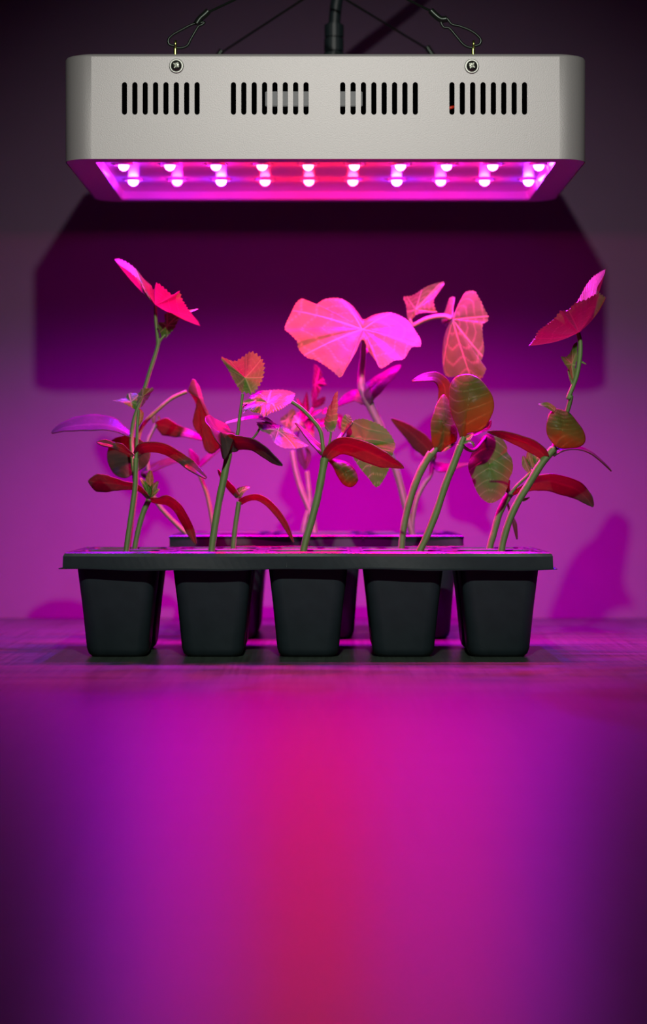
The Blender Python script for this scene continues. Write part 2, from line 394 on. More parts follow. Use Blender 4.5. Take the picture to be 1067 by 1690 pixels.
# ------------------------------------------------------------------ trays
def tray(name, label, cx, y0, nx, ny, pitch, top, hole, base, ztop, skirt, flare, lip, seed):
    rnd = random.Random(seed)
    t = thing(name, label, 'seed tray', (cx, y0+ny*pitch/2, 0))
    x0 = cx-nx*pitch/2
    V, Fc = [], []
    for i in range(nx):                        # the deck: a ring of plastic round every opening
        for j in range(ny):
            ux, uy = x0+(i+.5)*pitch, y0+(j+.5)*pitch
            h = pitch/2
            A = [(ux+max(-h, min(h, (px-ux)*3)), uy+max(-h, min(h, (py-uy)*3)), ztop) for px, py in rrect(ux, uy, hole, hole, hole*0.3, 5)]
            A2 = [(px, py, ztop) for px, py in rrect(ux, uy, hole+0.0024, hole+0.0024, hole*0.28, 5)]
            A3 = [(px, py, ztop+0.0007) for px, py in rrect(ux, uy, hole+0.0014, hole+0.0014, hole*0.27, 5)]
            B = [(px, py, ztop+0.0004) for px, py in rrect(ux, uy, hole, hole, hole*0.26, 5)]
            C = [(px, py, ztop-0.0012) for px, py in rrect(ux, uy, hole-0.0006, hole-0.0006, hole*0.25, 5)]
            v, f = loft([A, A2, A3, B, C]); b = len(V); V += v; Fc += [tuple(b+q for q in ff) for ff in f]
    # skirt: rounded shoulder, sloping side, out-turned lip, a little wavy as thin plastic is
    hx, hy, cyy = nx*pitch/2, ny*pitch/2, y0+ny*pitch/2
    def ring(d, z, wav):
        pts = []
        per = [(cx-hx-d+2*(hx+d)*k/60, cyy-hy-d) for k in range(60)] + [(cx+hx+d, cyy-hy-d+2*(hy+d)*k/24) for k in range(24)] \
            + [(cx+hx+d-2*(hx+d)*k/60, cyy+hy+d) for k in range(60)] + [(cx-hx-d, cyy+hy+d-2*(hy+d)*k/24) for k in range(24)]
        for q, (x, y) in enumerate(per):
            u = q/60*math.pi*2
            pts.append((x, y+wav*math.sin(u*2.3+seed), z+wav*0.55*math.sin(u*1.7+seed*2)+wav*0.3*math.sin(u*5.1)))
        return pts
    R0 = [(min(max(x, cx-hx), cx+hx), min(max(y, cyy-hy), cyy+hy), z) for x, y, z in ring(0, ztop, 0)]
    v, f = loft([R0, ring(0.0010, ztop-0.0006, 0), ring(min(0.0018, flare*0.9), ztop-0.0022, 0.0002), ring(flare, ztop-skirt+0.0004, 0.0007), ring(flare+lip*0.6, ztop-skirt, 0.0008), ring(flare+lip, ztop-skirt-0.0003, 0.0009)])
    b = len(V); V += v; Fc += [tuple(b+q for q in ff) for ff in f]
    rim = part('rim', V, Fc, M_PLAST, t)
    sm = rim.modifiers.new('thickness', 'SOLIDIFY'); sm.thickness = 0.0005; sm.offset = -1
    # two raised seams where the sheet was folded on the front of the skirt
    for fx in (0.215, 0.455, 0.66):
        xs = cx-hx+2*hx*fx
        v, f = tube_geo(catmull([(xs, y0-0.0019, ztop-0.0016), (xs+0.0004, y0-flare*0.7, ztop-skirt*0.5), (xs+0.0002, y0-flare-0.0003, ztop-skirt+0.0006)], 5), 0.00035, 6)
        part('seam', v, f, M_PLAST, t, True)
    # one cell mesh, shared
    prof = [(hole-0.0006, ztop-0.0012, .25), (top, ztop-0.005, .28), (top-(top-base)*0.5, ztop*0.5, .34), (base+0.0006, 0.0055, .40), (base-0.0004, 0.0022, .42), (base-0.0025, 0.0004, .42), (base-0.006, 0.0, .42)]
    rr = [[(px, py, z) for px, py in rrect(0, 0, h, h, h*q, 5)] for h, z, q in prof]
    v, f = loft(rr, close1=True)
    cme = bpy.data.meshes.new('cell'); cme.from_pydata(v, [], f); cme.materials.append(M_PLAST)
    cme.polygons.foreach_set('use_smooth', [abs(p.normal.z) < 0.9 for p in cme.polygons])
    zs = ztop-0.0075; hs_ = top-(top-base)*(0.0075/ztop)-0.0011
    sv = []; g = 11
    for a in range(g):
        for b in range(g):
            x, y = -1+2*a/(g-1), -1+2*b/(g-1)
            k = max(abs(x), abs(y)); e = (x*x+y*y)**.5 or 1
            q = 1 - 0.12*max(0, (e-k*1.05))
            sv.append((x*hs_*q, y*hs_*q, zs+rnd.uniform(-.0013, .0013)*(1 if k < .99 else .2)))
    sf = [(a*g+b, (a+1)*g+b, (a+1)*g+b+1, a*g+b+1) for a in range(g-1) for b in range(g-1)]
    sme = bpy.data.meshes.new('soil'); sme.from_pydata(sv, [], sf); sme.materials.append(M_SOIL)
    for i in range(nx):
        for j in range(ny):
            c = link('cell', cme, None, t); c.location = (x0+(i+.5)*pitch, y0+(j+.5)*pitch, 0)
            sm = c.modifiers.new('thickness', 'SOLIDIFY'); sm.thickness = 0.0005; sm.offset = -1
            s = bpy.data.objects.new('soil', sme); COL.objects.link(s); s.parent = c
    return t, zs*1000
tray('seedling_tray', 'long black plastic ten-cell tray standing in front on the table', -0.0094, 1.382, 5, 2, 0.0582, 0.0240, 0.0242, 0.0178, 0.0638, 0.0098, 0.0022, 0.0024, 1)
tray('seedling_tray', 'shorter and taller black cell tray standing behind the long one', -0.0047, 1.545, 3, 2, 0.0655, 0.0300, 0.0300, 0.0245, 0.0705, 0.0078, 0.0006, 0.0006, 2)

# ------------------------------------------------------------------ seedlings (millimetres: x right, y away, z up from the table)
PLANTS = [
dict(label='thick-stemmed seedling in the leftmost front cell, dark red seed leaf drooping to the right', soil=56,
 stems=[{"p":[[-121.39,1408,52],[-121.39,1408,61.71],[-119.58,1408.0,76.7],[-117.31,1408.0,92.15],[-115.76,1408.0,104.87],[-115.31,1408.0,121.23]],"r0":1.908,"r1":1.545},{"p":[[-115.4,1408.0,119.41],[-114.94,1408.0,126.68],[-114.58,1408.0,133.95],[-114.22,1408,144.86],[-113.49,1408,151.22]],"r0":1.272,"r1":0.727}],
 petioles=[],
 loops=[],
 strips=[{"p":[[-116.85,1408.0,122.59],[-120.28,1405.6,125.29],[-124.15,1403.2,127.79],[-129.36,1400.8,129.28],[-134.1,1398.4,130.6],[-138.11,1396.0,131.0]],"w":[0.727,1.454,2.544,1.817,2.181,0.363],"d":[0.909,-1.817,-2.272,1.817,1.817,0.363],"kind":"cotyledon","cup":0.12},
  {"p":[[-115.31,1408.0,123.5],[-111.75,1406.67,127.57],[-106.2,1405.33,128.64],[-97.94,1404.0,127.53],[-89.7,1402.67,122.98],[-81.48,1401.33,116.63],[-71.64,1400.0,108.94]],"w":[1.636,2.908,2.908,3.18,3.09,3.09,0.545],"d":[-1.817,-6.361,-7.27,-7.27,-3.635,4.544,0.909],"kind":"cotyledon","cup":0.12},
  {"p":[[-114.03,1408.0,140.77],[-112.76,1408.0,144.86],[-112.4,1408.0,148.95],[-113.49,1408.0,151.95]],"w":[0.273,1.817,1.999,0.273],"d":[1.09,1.09,1.09,1.09],"kind":"leaf","cup":0.12}]),
dict(label='short seedling in the back left cell with crumpled leaf cluster and paddle-shaped seed leaf', soil=56,
 stems=[{"p":[[-121.33,1470,52],[-121.33,1470,62.18],[-119.15,1470.0,74.51],[-115.83,1470.0,86.84],[-112.03,1470.0,95.38]],"r0":1.613,"r1":1.897}],
 petioles=[],
 loops=[],
 strips=[{"p":[[-111.09,1470.0,95.57],[-105.7,1467.67,94.92],[-99.86,1465.33,95.41],[-93.56,1463.0,91.18],[-88.7,1460.67,83.66],[-84.79,1458.33,75.69],[-81.18,1456.0,67.09]],"w":[1.328,1.897,3.226,3.226,3.226,2.846,0.379],"d":[-1.897,-4.744,-6.641,-6.641,-5.692,-2.846,0.0],"kind":"cotyledon","cup":0.12},
  {"p":[[-112.22,1470.0,96.14],[-115.49,1465.71,100.61],[-119.4,1461.43,103.74],[-126.1,1457.14,104.68],[-132.29,1452.86,105.53],[-137.98,1448.57,106.09],[-143.17,1444.29,106.55],[-147.67,1440.0,107.47]],"w":[1.138,1.518,1.897,2.656,3.985,5.503,5.692,0.569],"d":[-0.474,-1.897,-2.846,-3.795,-4.744,-4.744,-3.795,0.0],"kind":"cotyledon","cup":0.12},
  {"p":[[-112.03,1470.0,95.86],[-111.09,1470.0,102.02],[-111.56,1470.0,108.19],[-110.9,1470.0,114.17]],"w":[0.569,1.518,2.846,0.949],"d":[1.518,1.518,1.518,1.518],"kind":"leaf","cup":0.12},
  {"p":[[-111.84,1470.0,96.14],[-109.66,1470.0,102.02],[-106.34,1470.0,107.24]],"w":[0.474,2.467,0.474],"d":[-0.949,-0.949,-0.949],"kind":"leaf","cup":0.12},
  {"p":[[-112.03,1470.0,96.8],[-114.41,1470.0,104.39],[-117.92,1470.0,109.42]],"w":[0.379,1.708,0.379],"d":[1.328,1.328,1.328],"kind":"leaf","cup":0.12},
  {"p":[[-111.56,1470.0,96.33],[-108.24,1470.0,100.12],[-105.2,1470.0,102.21]],"w":[0.379,1.518,0.285],"d":[0.949,0.949,0.949],"kind":"leaf","cup":0.12},
  {"p":[[-111.56,1470.0,95.86],[-111.09,1470.0,99.18],[-112.98,1470.0,104.87]],"w":[0.569,2.467,0.759],"d":[-1.138,-1.138,-1.138],"kind":"leaf","cup":0.12}]),
dict(label='tall thin seedling at the left whose top leaf reaches highest under the light', soil=56,
 stems=[{"p":[[-125.41,1460,52],[-125.41,1460,61.52],[-124.2,1465.75,75.54],[-122.26,1473.13,92.51],[-121.81,1479.29,106.78],[-123.5,1484.63,119.24],[-125.04,1491.6,135.67],[-123.34,1492,147.24],[-120.26,1492,156.86],[-116.6,1492,167.46],[-112.75,1492,180.04],[-109.86,1492,188.71],[-107.74,1492,196.41],[-107.16,1492,200.26]],"r0":1.602,"r1":1.319}],
 petioles=[{"p":[[-107.74,1492,196.41],[-108.13,1492,201.22],[-109.19,1492,211.82],[-109.57,1492,221.64]],"r0":1.225,"r1":1.036},{"p":[[-107.45,1492,197.37],[-105.53,1492,200.26],[-103.12,1492,202.67]],"r0":1.036,"r1":0.848}],
 loops=[{"c":[-109.67,1492,222.41],"p":[[-80.97,1492,208.93],[-85.18,1465,216.03],[-90.17,1454,224.11],[-91.58,1454,227.86],[-96.01,1450,225.19],[-100.22,1450,228.93],[-105.36,1450,232.95],[-107.83,1458,229.9],[-112.14,1484,234.23],[-118.51,1504,241.31],[-125.16,1514,248.37],[-132.8,1512,253.06],[-136.1,1500,252.27],[-131.65,1488,247.54],[-124.09,1478,241.34],[-118.37,1478,236.09],[-116.74,1500,233.2],[-112.73,1531,232.89],[-104.83,1531,229.43],[-96.54,1525,224.02],[-87.62,1507,214.84]],"serr":1.131,"bul":0,"kind":"leaf","vein":"palm","red":0},
  {"c":[-101.95,1496,208.72],"p":[[-104.27,1492,200.74],[-107.09,1487,206.18],[-107.16,1484,210.09],[-103.05,1484,210.77],[-102.7,1486,215.99],[-97.08,1488,217.77],[-88.68,1492,216.63],[-93.99,1500,213.36],[-97.38,1500,208.52],[-100.63,1498,203.55]],"serr":0.471,"bul":0,"kind":"leaf","vein":"palm","red":0},
  {"c":[-125.27,1492,159.27],"p":[[-122.19,1492,154.17],[-126.94,1489,156.57],[-131.65,1488,158.84],[-137.59,1492,159.95],[-129.46,1496,161.83],[-127.99,1498,164.61],[-121.9,1498,164.81],[-120.81,1494,160.31]],"serr":0.377,"bul":0,"kind":"leaf","vein":"palm","red":0},
  {"c":[-117.41,1490,162.56],"p":[[-121.41,1492,154.17],[-120.9,1488,161.53],[-118.13,1487,167.25],[-113.56,1490,167.85],[-110.63,1492,167.84],[-113.05,1496,163.76],[-115.83,1497,159.74],[-119.54,1495,155.33]],"serr":0.377,"bul":0,"kind":"leaf","vein":"palm","red":0},
  {"c":[-128.75,1510.27,123.38],"p":[[-125.13,1501.93,136.66],[-118.55,1504.58,133.51],[-113.77,1505.5,126.24],[-115.81,1504.22,118.46],[-122.4,1504.16,113.6],[-129.85,1500.44,109.51],[-137.07,1505.34,111.67],[-142.13,1512.63,119.51],[-142.93,1515.91,127.37],[-138.95,1515.19,135.18],[-131.65,1510,137.22]],"serr":0.0,"bul":2,"kind":"cotyledon","vein":"pin","red":1}],
 strips=[{"p":[[-90.12,1492.0,215.67],[-86.75,1492.0,218.08],[-81.74,1492.0,219.52]],"w":[1.319,0.942,0.188],"d":[0.754,0.754,0.754],"kind":"leaf","cup":0.12},
  {"p":[[-124.68,1491.93,136.45],[-131.41,1496.17,140.4],[-139.52,1500.33,144.08],[-151.56,1504.5,145.16],[-163.67,1508.67,144.3],[-172.9,1512.83,142.45],[-180.23,1517.0,139.33]],"w":[1.131,2.45,4.523,5.654,4.9,3.015,0.377],"d":[1.885,5.654,10.365,11.307,10.365,6.596,0.471],"kind":"cotyledon","cup":0.12}]),
dict(label='arched-stem seedling at the left, its large folded leaf hanging down', soil=56,
 stems=[{"p":[[-130.6,1532,52],[-130.6,1532,59.88],[-128.43,1532.0,79.16],[-125.86,1532.0,98.93],[-125.07,1532.0,118.71],[-124.08,1532.0,134.53]],"r0":1.582,"r1":1.483}],
 petioles=[{"p":[[-124.27,1532.0,130.57],[-123.48,1532,138.48],[-119.73,1532,146.39],[-110.83,1532,155.29],[-100.94,1532,163.2],[-91.55,1532,167.35]],"r0":1.483,"r1":1.285}],
 loops=[{"c":[-83.03,1528,163.14],"p":[[-90.62,1532,167.74],[-86.8,1532,175.91],[-84.14,1532,172.62],[-80.38,1528,162.7],[-76.19,1524,151.06],[-71.68,1522,138.65],[-68.42,1524.0,131.19],[-71.35,1534.0,128.25],[-75.65,1540.0,125.75],[-79.32,1542.0,128.81],[-82.56,1544.0,136.9],[-86.14,1544,142.27],[-87.82,1542,148.48],[-85.92,1540,154.23],[-85.81,1538,160.85],[-89.2,1535,166.08]],"serr":0.266,"bul":0,"kind":"cotyledon","vein":"pin","red":1}],
 strips=[]),
dict(label='left-leaning slender seedling in the rear tray, behind the short left one', soil=62,
 stems=[{"p":[[-90.64,1580.0,58],[-90.64,1580.0,66.11],[-100.02,1580.0,76.31],[-108.18,1580.0,84.46],[-114.81,1580.0,92.62],[-118.89,1580.0,102.82],[-120.93,1580.0,115.06],[-121.95,1580.0,127.29],[-121.23,1580.0,135.45],[-118.38,1580,141.57],[-115.63,1580,146.67]],"r0":1.734,"r1":1.224}],
 petioles=[],
 loops=[],
 strips=[{"p":[[-120.42,1580.0,108.94],[-124.42,1579.0,112.5],[-116.19,1578.0,116.88],[-107.98,1577.0,120.13],[-99.77,1576.0,121.64],[-91.07,1575.0,118.07]],"w":[0.51,1.428,2.855,2.549,1.835,0.612],"d":[0.51,3.059,6.118,6.118,5.099,1.02],"kind":"cotyledon","cup":0.12},
  {"p":[[-115.83,1580.0,147.18],[-109.06,1578.0,145.39],[-101.8,1576.0,142.49],[-94.56,1574.0,140.62],[-87.34,1572.0,138.14],[-82.17,1570.0,135.76]],"w":[1.02,6.118,4.487,3.059,2.039,0.51],"d":[-4.079,-7.138,-5.099,3.059,3.059,0.51],"kind":"cotyledon","cup":0.12},
  {"p":[[-116.85,1580.0,147.48],[-117.05,1580.0,152.28],[-116.34,1580.0,156.05]],"w":[0.816,2.039,0.408],"d":[1.53,1.53,1.53],"kind":"leaf","cup":0.12},
  {"p":[[-115.63,1580.0,147.69],[-113.48,1580.0,150.75],[-114.3,1580.0,152.79]],"w":[0.51,1.02,0.306],"d":[1.02,1.02,1.02],"kind":"leaf","cup":0.12}]),
dict(label='dark thin-stemmed seedling behind the second front cell', soil=62,
 stems=[{"p":[[-75.8,1590.0,58],[-75.8,1590.0,68.72],[-77.83,1590.0,83.47],[-81.15,1590.0,99.14],[-85.02,1590.0,109.28],[-88.25,1590.0,116.65]],"r0":1.751,"r1":1.29}],
 petioles=[],
 loops=[],
 strips=[{"p":[[-87.97,1590.0,117.11],[-89.63,1590.0,123.1],[-93.13,1590.0,129.74]],"w":[0.737,3.134,0.461],"d":[1.29,1.29,1.29],"kind":"cotyledon","cup":0.12},
  {"p":[[-87.32,1590.0,117.39],[-82.72,1590.0,121.72],[-76.72,1590.0,126.79],[-71.19,1590.0,130.94],[-66.4,1590.0,134.62]],"w":[1.475,2.028,1.843,1.475,0.461],"d":[3.687,3.687,3.687,3.687,3.687],"kind":"cotyledon","cup":0.12}]),
dict(label='thick-stemmed seedling in the second front cell with a toothed green top leaf', soil=56,
 stems=[{"p":[[-68.92,1408,52],[-68.92,1408,62.26],[-67.13,1408.0,76.95],[-63.86,1408.0,96.54],[-61.0,1408.0,110.42],[-58.31,1408.0,124.3]],"r0":2.122,"r1":2.285},{"p":[[-58.23,1410.0,123.51],[-56.27,1412.0,127.62],[-54.06,1412.0,132.94],[-52.79,1411,137.42],[-52.02,1410,143.94],[-50.8,1408,152.05],[-49.66,1408,161.03]],"r0":1.306,"r1":0.898}],
 petioles=[{"p":[[-56.72,1413.0,126.0],[-50.3,1417.0,131.4],[-43.64,1414.0,133.8],[-39.27,1410,139.69]],"r0":0.816,"r1":0.653},{"p":[[-51.0,1409,151.26],[-49.27,1411,153.37],[-47.26,1412,154.64]],"r0":0.571,"r1":0.49}],
 loops=[{"c":[-62.87,1395,137.06],"p":[[-58.42,1399.0,123.77],[-60.53,1397.0,120.5],[-61.66,1386.0,126.4],[-64.85,1377.0,132.65],[-68.69,1382,139.16],[-72.17,1395,145.14],[-70.84,1417,147.83],[-67.16,1426,146.2],[-61.37,1426,142.73],[-56.88,1417,138.38],[-54.88,1408,135.72],[-55.83,1401.0,130.7]],"serr":0.0,"bul":-1.5,"kind":"cotyledon","vein":"pin","red":1},
  {"c":[-48.43,1415,171.15],"p":[[-49.98,1408,161.43],[-54.73,1404,168.6],[-58.31,1402,175.42],[-62.69,1400,183.11],[-56.27,1402,181.11],[-53.84,1402,180.7],[-49.29,1400,183.43],[-44.9,1402,186.39],[-41.7,1404,185.69],[-38.5,1406,182.95],[-36.52,1408,179.39],[-36.98,1410,172.55],[-39.46,1411,166.05],[-44.33,1410,161.11],[-48.35,1408,161.68]],"serr":0.735,"bul":2,"kind":"leaf","vein":"palm","red":0},
  {"c":[-28.11,1416,138.36],"p":[[-41.17,1408,143.07],[-33.95,1420,144.05],[-25.82,1426,142.07],[-19.16,1422,137.84],[-14.11,1412.0,132.54],[-8.98,1404.0,128.96],[-14.76,1396.0,127.77],[-23.59,1392.0,127.06],[-28.44,1392.0,129.72],[-33.37,1396,135.46],[-38.39,1402,138.68]],"serr":0.408,"bul":1,"kind":"leaf","vein":"palm","red":0},
  {"c":[-34.62,1414,155.53],"p":[[-44.59,1418,159.78],[-39.38,1438,163.89],[-32.89,1446,165.22],[-21.99,1446,164.21],[-17.9,1434,162.06],[-19.92,1418,156.49],[-25.39,1402,151.85],[-31.71,1394,148.75],[-36.05,1390,146.21],[-38.87,1390,148.63],[-43.89,1396,149.62],[-46.52,1402,151.03],[-48.8,1402,149.0],[-48.42,1410,153.34]],"serr":0.735,"bul":2,"kind":"leaf","vein":"palm","red":0}],
 strips=[{"p":[[-58.8,1408.0,126.74],[-56.42,1405.71,130.78],[-53.08,1403.43,131.15],[-48.12,1401.14,130.86],[-42.36,1398.86,129.44],[-36.22,1396.57,125.35],[-30.5,1394.29,120.47],[-25.05,1392.0,116.65]],"w":[4.081,5.877,4.244,3.673,3.265,3.102,2.285,0.408],"d":[-1.632,-4.897,-7.346,-7.346,-6.53,-4.897,-3.265,0.0],"kind":"cotyledon","cup":0.12},
  {"p":[[-50.15,1408.0,155.15],[-45.9,1408.0,156.13],[-41.17,1408.0,156.94]],"w":[0.49,1.632,0.245],"d":[1.143,1.143,1.143],"kind":"leaf","cup":0.12},
  {"p":[[-60.53,1416.0,143.12],[-51.95,1417.0,145.2],[-42.94,1418.0,146.63],[-35.57,1419.0,145.42],[-30.24,1420.0,142.41]],"w":[0.653,1.143,1.306,1.306,0.326],"d":[1.632,4.081,4.897,4.081,0.816],"kind":"leaf","cup":0.12}]),
dict(label='small seedling with a thin seed leaf arching right, behind the thick second-cell stem', soil=56,
 stems=[{"p":[[-57.99,1466,52],[-57.99,1466,62.2],[-56.72,1466.0,75.8],[-55.02,1466.0,87.7],[-54.08,1466.0,94.07]],"r0":1.7,"r1":1.615}],
 petioles=[],
 loops=[],
 strips=[{"p":[[-53.57,1466.0,93.82],[-48.58,1464.0,96.46],[-42.58,1462.0,97.24],[-36.6,1460.0,94.54],[-30.46,1458.0,88.64],[-24.51,1456.0,80.22],[-19.0,1454.0,68.28]],"w":[1.87,1.7,1.955,2.125,2.21,1.87,0.255],"d":[-1.7,-3.399,-3.399,-3.399,-3.399,-2.55,0.0],"kind":"cotyledon","cup":0.12},
  {"p":[[-54.76,1466.0,97.47],[-58.5,1468.0,102.14],[-62.24,1470.0,106.4],[-66.34,1472.0,111.95],[-67.88,1474.0,114.95]],"w":[1.53,2.21,1.87,1.02,0.34],"d":[-0.85,-2.125,-2.125,-0.85,0.0],"kind":"cotyledon","cup":0.12},
  {"p":[[-54.76,1466.0,96.19],[-53.74,1466.0,100.02],[-50.34,1466.0,102.31],[-47.11,1466.0,103.33]],"w":[1.87,2.89,1.87,0.255],"d":[1.87,1.87,1.87,1.87],"kind":"leaf","cup":0.12}]),
dict(label='seedling in the middle front cell with a broad red seed leaf and pointed green shoot', soil=56,
 stems=[{"p":[[-12.6,1408,52],[-12.6,1408,61.9],[-10.78,1408.0,71.44],[-7.6,1408.0,82.34],[-3.97,1408.0,95.97],[-1.42,1408.0,108.7],[0.76,1408.0,121.42]],"r0":2.181,"r1":2.454}],
 petioles=[{"p":[[0.39,1408.0,121.42],[-0.52,1408.0,130.05],[-2.15,1408,138.68],[-7.6,1408,145.95],[-13.96,1408,152.31],[-19.6,1408,156.13]],"r0":1.363,"r1":1.181},{"p":[[1.3,1410.0,121.44],[2.21,1410.0,125.99],[3.76,1409.0,131.43],[4.66,1408,137.78]],"r0":0.818,"r1":0.727},{"p":[[1.49,1414.0,121.49],[6.1,1426.0,128.99],[11.72,1438,136.62],[17.86,1446,144.73]],"r0":1.272,"r1":1.181}],
 loops=[{"c":[4.95,1412,145.16],"p":[[4.66,1408,137.14],[1.03,1405,139.52],[0.57,1404,143.12],[1.66,1405,148.59],[4.39,1406,154.97],[8.3,1408,162.49],[8.78,1412,152.45],[8.6,1413,145.19],[7.41,1411,139.67]],"serr":0.363,"bul":0,"kind":"leaf","vein":"pin","red":0},
  {"c":[25.86,1450.0,131.27],"p":[[18.32,1446,145.19],[23.99,1450,146.71],[29.62,1451,145.8],[35.22,1450,143.43],[40.8,1449,138.73],[45.39,1446.0,130.26],[43.4,1442.0,123.68],[41.02,1440.0,114.36],[33.49,1436.0,103.67],[28.43,1438.0,108.78],[21.96,1440.0,117.15],[18.26,1441.0,122.73],[15.02,1443.0,131.14],[14.59,1446,137.73]],"serr":0.273,"bul":2,"kind":"leaf","vein":"pin","red":0},
  {"c":[14.6,1429,143.34],"p":[[11.84,1430,137.18],[11.2,1430,143.83],[13.51,1430,148.9],[16.77,1433,148.07],[17.97,1433,144.83],[14.91,1432,140.18]],"serr":0.0,"bul":0,"kind":"leaf","vein":"pin","red":0},
  {"c":[13.39,1418.0,112.38],"p":[[2.86,1416.0,121.06],[10.66,1420.0,120.18],[16.17,1421.0,117.9],[20.31,1422.0,112.4],[21.23,1422.0,107.82],[17.56,1422.0,103.69],[13.43,1422.0,104.6],[9.75,1421.0,108.73],[6.07,1418.0,116.04]],"serr":0.0,"bul":1.5,"kind":"cotyledon","vein":"pin","red":0}],
 strips=[{"p":[[-0.15,1408.0,123.76],[-2.67,1409.6,127.56],[-6.45,1411.2,131.16],[-10.67,1412.8,136.02],[-14.05,1414.4,139.85],[-17.53,1416.0,143.18]],"w":[1.677,2.181,1.929,1.594,0.923,0.168],"d":[0.419,2.516,2.935,2.516,1.677,0.21],"kind":"cotyledon","cup":0.12},
  {"p":[[0.76,1408.0,120.51],[4.66,1405.14,125.74],[10.53,1402.29,129.32],[17.73,1399.43,128.54],[26.71,1396.57,125.07],[36.55,1393.71,120.53],[42.76,1390.86,118.08],[48.67,1388.0,115.18]],"w":[2.363,4.18,4.907,5.089,5.634,4.725,2.726,0.363],"d":[-0.909,-5.452,-8.178,-9.087,-8.178,-7.27,-4.544,0.0],"kind":"cotyledon","cup":0.12}]),
dict(label='blurred pink twin-stemmed seedling in the middle of the rear tray', soil=62,
 stems=[{"p":[[-6.15,1625.0,58],[-6.15,1625.0,66.79],[-7.2,1625.0,77.8],[-10.35,1625.0,88.29],[-15.59,1625.0,100.88],[-19.79,1625.0,115.56],[-22.2,1625.0,129.19]],"r0":2.517,"r1":2.098},{"p":[[-15.07,1625.0,58],[-15.07,1625.0,67.32],[-12.76,1625.0,79.9],[-9.82,1625.0,90.39],[-10.35,1625.0,101.93],[-11.71,1625.0,114.51]],"r0":2.307,"r1":1.678},{"p":[[-19.53,1625.0,135.84],[-18.56,1625,142.14],[-15.66,1625,147.94],[-10.82,1625,153.75],[-7.43,1625,159.56]],"r0":1.452,"r1":0.968}],
 petioles=[],
 loops=[{"c":[-5.25,1625,176.98],"p":[[-7.43,1625,158.11],[-8.38,1622,170.09],[-7.42,1622,180.71],[-6.22,1625,190.63],[-4.05,1627,189.19],[-1.63,1629,185.89],[-0.42,1630,183.51],[-0.66,1630,181.09],[1.38,1629,179.59],[-0.17,1629,178.62],[2.49,1628,176.15],[-1.63,1628,174.69],[-2.6,1627,171.26],[-4.53,1627,165.44]],"serr":0.581,"bul":0,"kind":"leaf","vein":"palm","red":0},
  {"c":[-25.34,1625,151.33],"p":[[-21.95,1625,159.08],[-19.8,1627,156.23],[-21.26,1628,151.9],[-22.46,1627,146.06],[-24.86,1625,145.43],[-29.64,1622,148.83],[-30.2,1621,151.94],[-26.26,1622,155.21]],"serr":0.387,"bul":0,"kind":"leaf","vein":"palm","red":0},
  {"c":[-17.5,1616,149.63],"p":[[-21.87,1619,151.64],[-17.08,1622,156.66],[-12.97,1622,152.7],[-13.58,1619,148.51],[-17.01,1615,143.59],[-21.8,1614,142.75]],"serr":0.387,"bul":0,"kind":"leaf","vein":"palm","red":0},
  {"c":[-10.34,1625,145.04],"p":[[-13.24,1625,151.82],[-8.9,1628,153.84],[-2.6,1630,149.05],[-6.48,1628,147.54],[-6.95,1625.0,138.26],[-11.28,1621,141.08],[-14.16,1620,145.88]],"serr":0.387,"bul":0,"kind":"leaf","vein":"palm","red":0},
  {"c":[-3.32,1625,162.95],"p":[[-6.46,1625,159.56],[-5.97,1623,163.84],[-2.59,1623,166.26],[1.28,1625,167.55],[0.8,1628,163.54],[-1.63,1628,161.11]],"serr":0.29,"bul":0,"kind":"leaf","vein":"palm","red":0}],
 strips=[{"p":[[-11.79,1625.0,152.78],[-12.76,1625.0,161.5],[-12.03,1625.0,170.79]],"w":[1.936,2.323,0.29],"d":[1.936,1.936,1.936],"kind":"leaf","cup":0.12},
  {"p":[[-10.82,1625.0,151.82],[-15.66,1625.0,159.56],[-18.95,1625.0,166.58]],"w":[2.904,2.226,0.242],"d":[1.936,1.936,1.936],"kind":"leaf","cup":0.12},
  {"p":[[-9.61,1625.0,154.14],[-5.5,1625.0,156.07],[-1.38,1625.0,158.2]],"w":[0.968,1.452,0.387],"d":[0.968,0.968,0.968],"kind":"leaf","cup":0.12},
  {"p":[[-0.66,1625.0,155.69],[0.8,1625.0,157.14],[2.25,1625.0,159.8]],"w":[0.484,1.742,0.29],"d":[0.968,0.968,0.968],"kind":"leaf","cup":0.12},
  {"p":[[-17.11,1625.0,131.01],[-15.66,1625.0,123.75],[-13.0,1625.0,116.0]],"w":[1.936,2.42,0.678],"d":[-1.452,-1.452,-0.484],"kind":"cotyledon","cup":0.12},
  {"p":[[-13.0,1625.0,116.0],[-10.82,1625.0,122.78],[-10.34,1625.0,127.62],[-12.27,1625.0,131.49]],"w":[0.581,1.646,1.646,0.484],"d":[1.452,1.452,1.452,1.452],"kind":"cotyledon","cup":0.12},
  {"p":[[-4.53,1625.0,151.82],[-2.59,1625.0,148.91],[10.96,1625.0,151.82],[11.93,1625.0,144.07]],"w":[0.968,2.904,3.388,0.968],"d":[1.452,1.452,1.452,1.452],"kind":"leaf","cup":0.12}]),
dict(label='tallest rear seedling with one broad two-lobed leaf spread in the centre', soil=62,
 stems=[{"p":[[62.06,1586.0,58],[62.06,1586.0,67.71],[58.99,1586.0,80.5],[55.92,1586.0,93.81],[52.34,1586.0,108.14],[48.76,1586.0,119.4],[43.64,1586.0,132.71],[39.03,1586,146.01],[33.61,1586,157.27],[29.51,1586,165.97]],"r0":2.15,"r1":3.275},{"p":[[29.1,1586,165.81],[26.24,1586,172.98],[26.24,1586,182.19],[27.24,1573,193.74],[27.17,1546,204.19]],"r0":3.071,"r1":1.842}],
